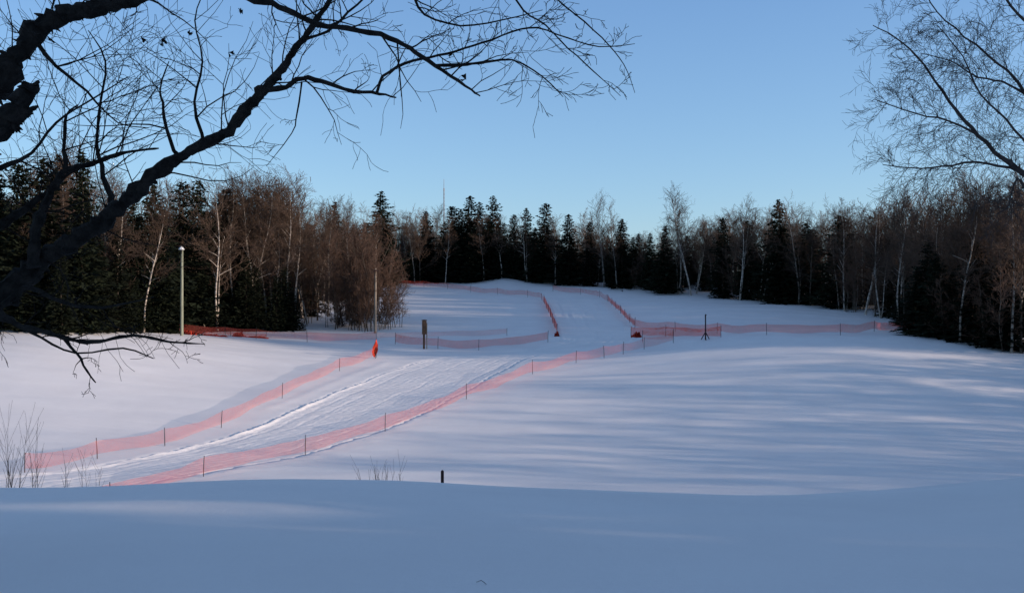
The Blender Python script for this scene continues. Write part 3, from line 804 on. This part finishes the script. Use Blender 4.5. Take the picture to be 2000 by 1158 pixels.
mb = MB(); mb.box((.05, -.15, 2.25), (.24, .035, .72), .25); mb.box((.05, -.13, 3.02), (.28, .08, .03), .25); obj('board', mb.mesh('marker_board', M_WOOD, False), e)
mb = MB(); mb.box((.30, -.05, 1.2), (.05, .05, 1.5), .2); obj('post', mb.mesh('marker_brace', M_POLE2, False), e)
x, y = ground_at(1378, 664); e = obj('steel_stand', None, None, (x, y, gz(x, y))); tag(e, 'slim dark steel upright on a splayed tripod base', 'stand')
mb = MB(); mb.tube([Vector((0, 0, 0)), Vector((0, 0, 2.55))], [.07, .06], 8, True); obj('upright', mb.mesh('upright', M_METAL), e)
for k in range(3):
    a = .4+k*2.094; mb = MB(); mb.tube([Vector((0, 0, .75)), Vector((math.cos(a)*.5, math.sin(a)*.5, -.05))], [.045, .045], 6, True); obj('leg', mb.mesh('stand_leg', M_METAL), e)
mb = MB(); mb.tube([Vector((-.06, 0, 2.3)), Vector((.1, 0, 2.5))], [.05, .04], 6, True); obj('clamp', mb.mesh('clamp', M_METAL), e)
d = 16.2; x = (864-1000)/F*d; z = gz(x, d); H = EYE+(579-920)/F*d-z
mb = MB(); mb.box((0, 0, H/2-.15), (.026, .026, H/2+.15)); mb.tube([Vector((0, 0, H)), Vector((0, 0, H+.02))], [.03, .012], 8, True)
tag(obj('wooden_stake', mb.mesh('stake', M_STAKE, False), None, (x, d, z)), 'short dark wooden stake behind the snow bank', 'stake')
d = 430.; x = (867-1000)/F*d; zb0 = gz(x, d); H = EYE+(579-350)/F*d-zb0
mb = MB(); r = .36
cs = [(r*math.cos(a), r*math.sin(a)) for a in (0.3, 2.394, 4.488)]
for c in cs: mb.tube([Vector((c[0], c[1], 0)), Vector((c[0]*.8, c[1]*.8, H*.92))], [.10, .08], 5)
k = 0; zz = 0
while zz < H*.9-1.5:
    a, b = cs[k % 3], cs[(k+1) % 3]; mb.tube([Vector((a[0]*.9, a[1]*.9, zz)), Vector((b[0]*.9, b[1]*.9, zz+.9))], [.05, .05], 3); k += 1; zz += .6
mb.tube([Vector((0, 0, H*.9-.5)), Vector((0, 0, H))], [.14, .09], 6)
tag(obj('radio_mast', mb.mesh('mast', M_MAST), None, (x, d, zb0)), 'thin steel lattice radio mast above the woods', 'mast')

# ------------------------------------------------------------------ light, sky, camera
S = Vector((math.sin(AZ)*math.cos(ELV), math.cos(AZ)*math.cos(ELV), math.sin(ELV)))
sun = bpy.data.lights.new('sun', 'SUN'); sun.energy = 4.8; sun.angle = math.radians(.6); sun.color = (1, .81, .66)
so = bpy.data.objects.new('sun', sun); COL.objects.link(so); so.rotation_euler = S.to_track_quat('Z', 'Y').to_euler()
w = bpy.data.worlds.new('World'); scene.world = w; w.use_nodes = True
nt = w.node_tree; bg = nt.nodes['Background']
sky = nt.nodes.new('ShaderNodeTexSky'); sky.sky_type = 'NISHITA'; sky.sun_disc = False
sky.sun_elevation = ELV; sky.sun_rotation = AZ; sky.altitude = 0; sky.air_density = 1.0; sky.dust_density = .4; sky.ozone_density = 3.0
tc = nt.nodes.new('ShaderNodeTexCoord'); sx = nt.nodes.new('ShaderNodeSeparateXYZ'); nt.links.new(tc.outputs['Generated'], sx.inputs[0])
# clear-air blue, strongest in the lower sky and fading to the deeper zenith
rp = ramp(nt, sx.outputs[2], [(0.0, (.36, .60, .87)), (.30, (.20, .39, .77)), (.8, (.18, .245, .40))])
sc = nt.nodes.new('ShaderNodeVectorMath'); sc.operation = 'SCALE'; sc.inputs['Scale'].default_value = 4.0; nt.links.new(rp.outputs[0], sc.inputs[0])
ad = nt.nodes.new('ShaderNodeVectorMath'); ad.operation = 'ADD'; nt.links.new(sky.outputs[0], ad.inputs[0]); nt.links.new(sc.outputs[0], ad.inputs[1])
nt.links.new(ad.outputs[0], bg.inputs[0]); bg.inputs[1].default_value = .12
cam = bpy.data.cameras.new('camera'); cam.lens = 32; cam.sensor_width = 36; cam.clip_end = 6000; cam.clip_start = .05
co_ = bpy.data.objects.new('camera', cam); COL.objects.link(co_); co_.location = (0, 0, EYE); co_.rotation_euler = (math.radians(90), 0, 0)
scene.camera = co_
print('COUNTS', count)
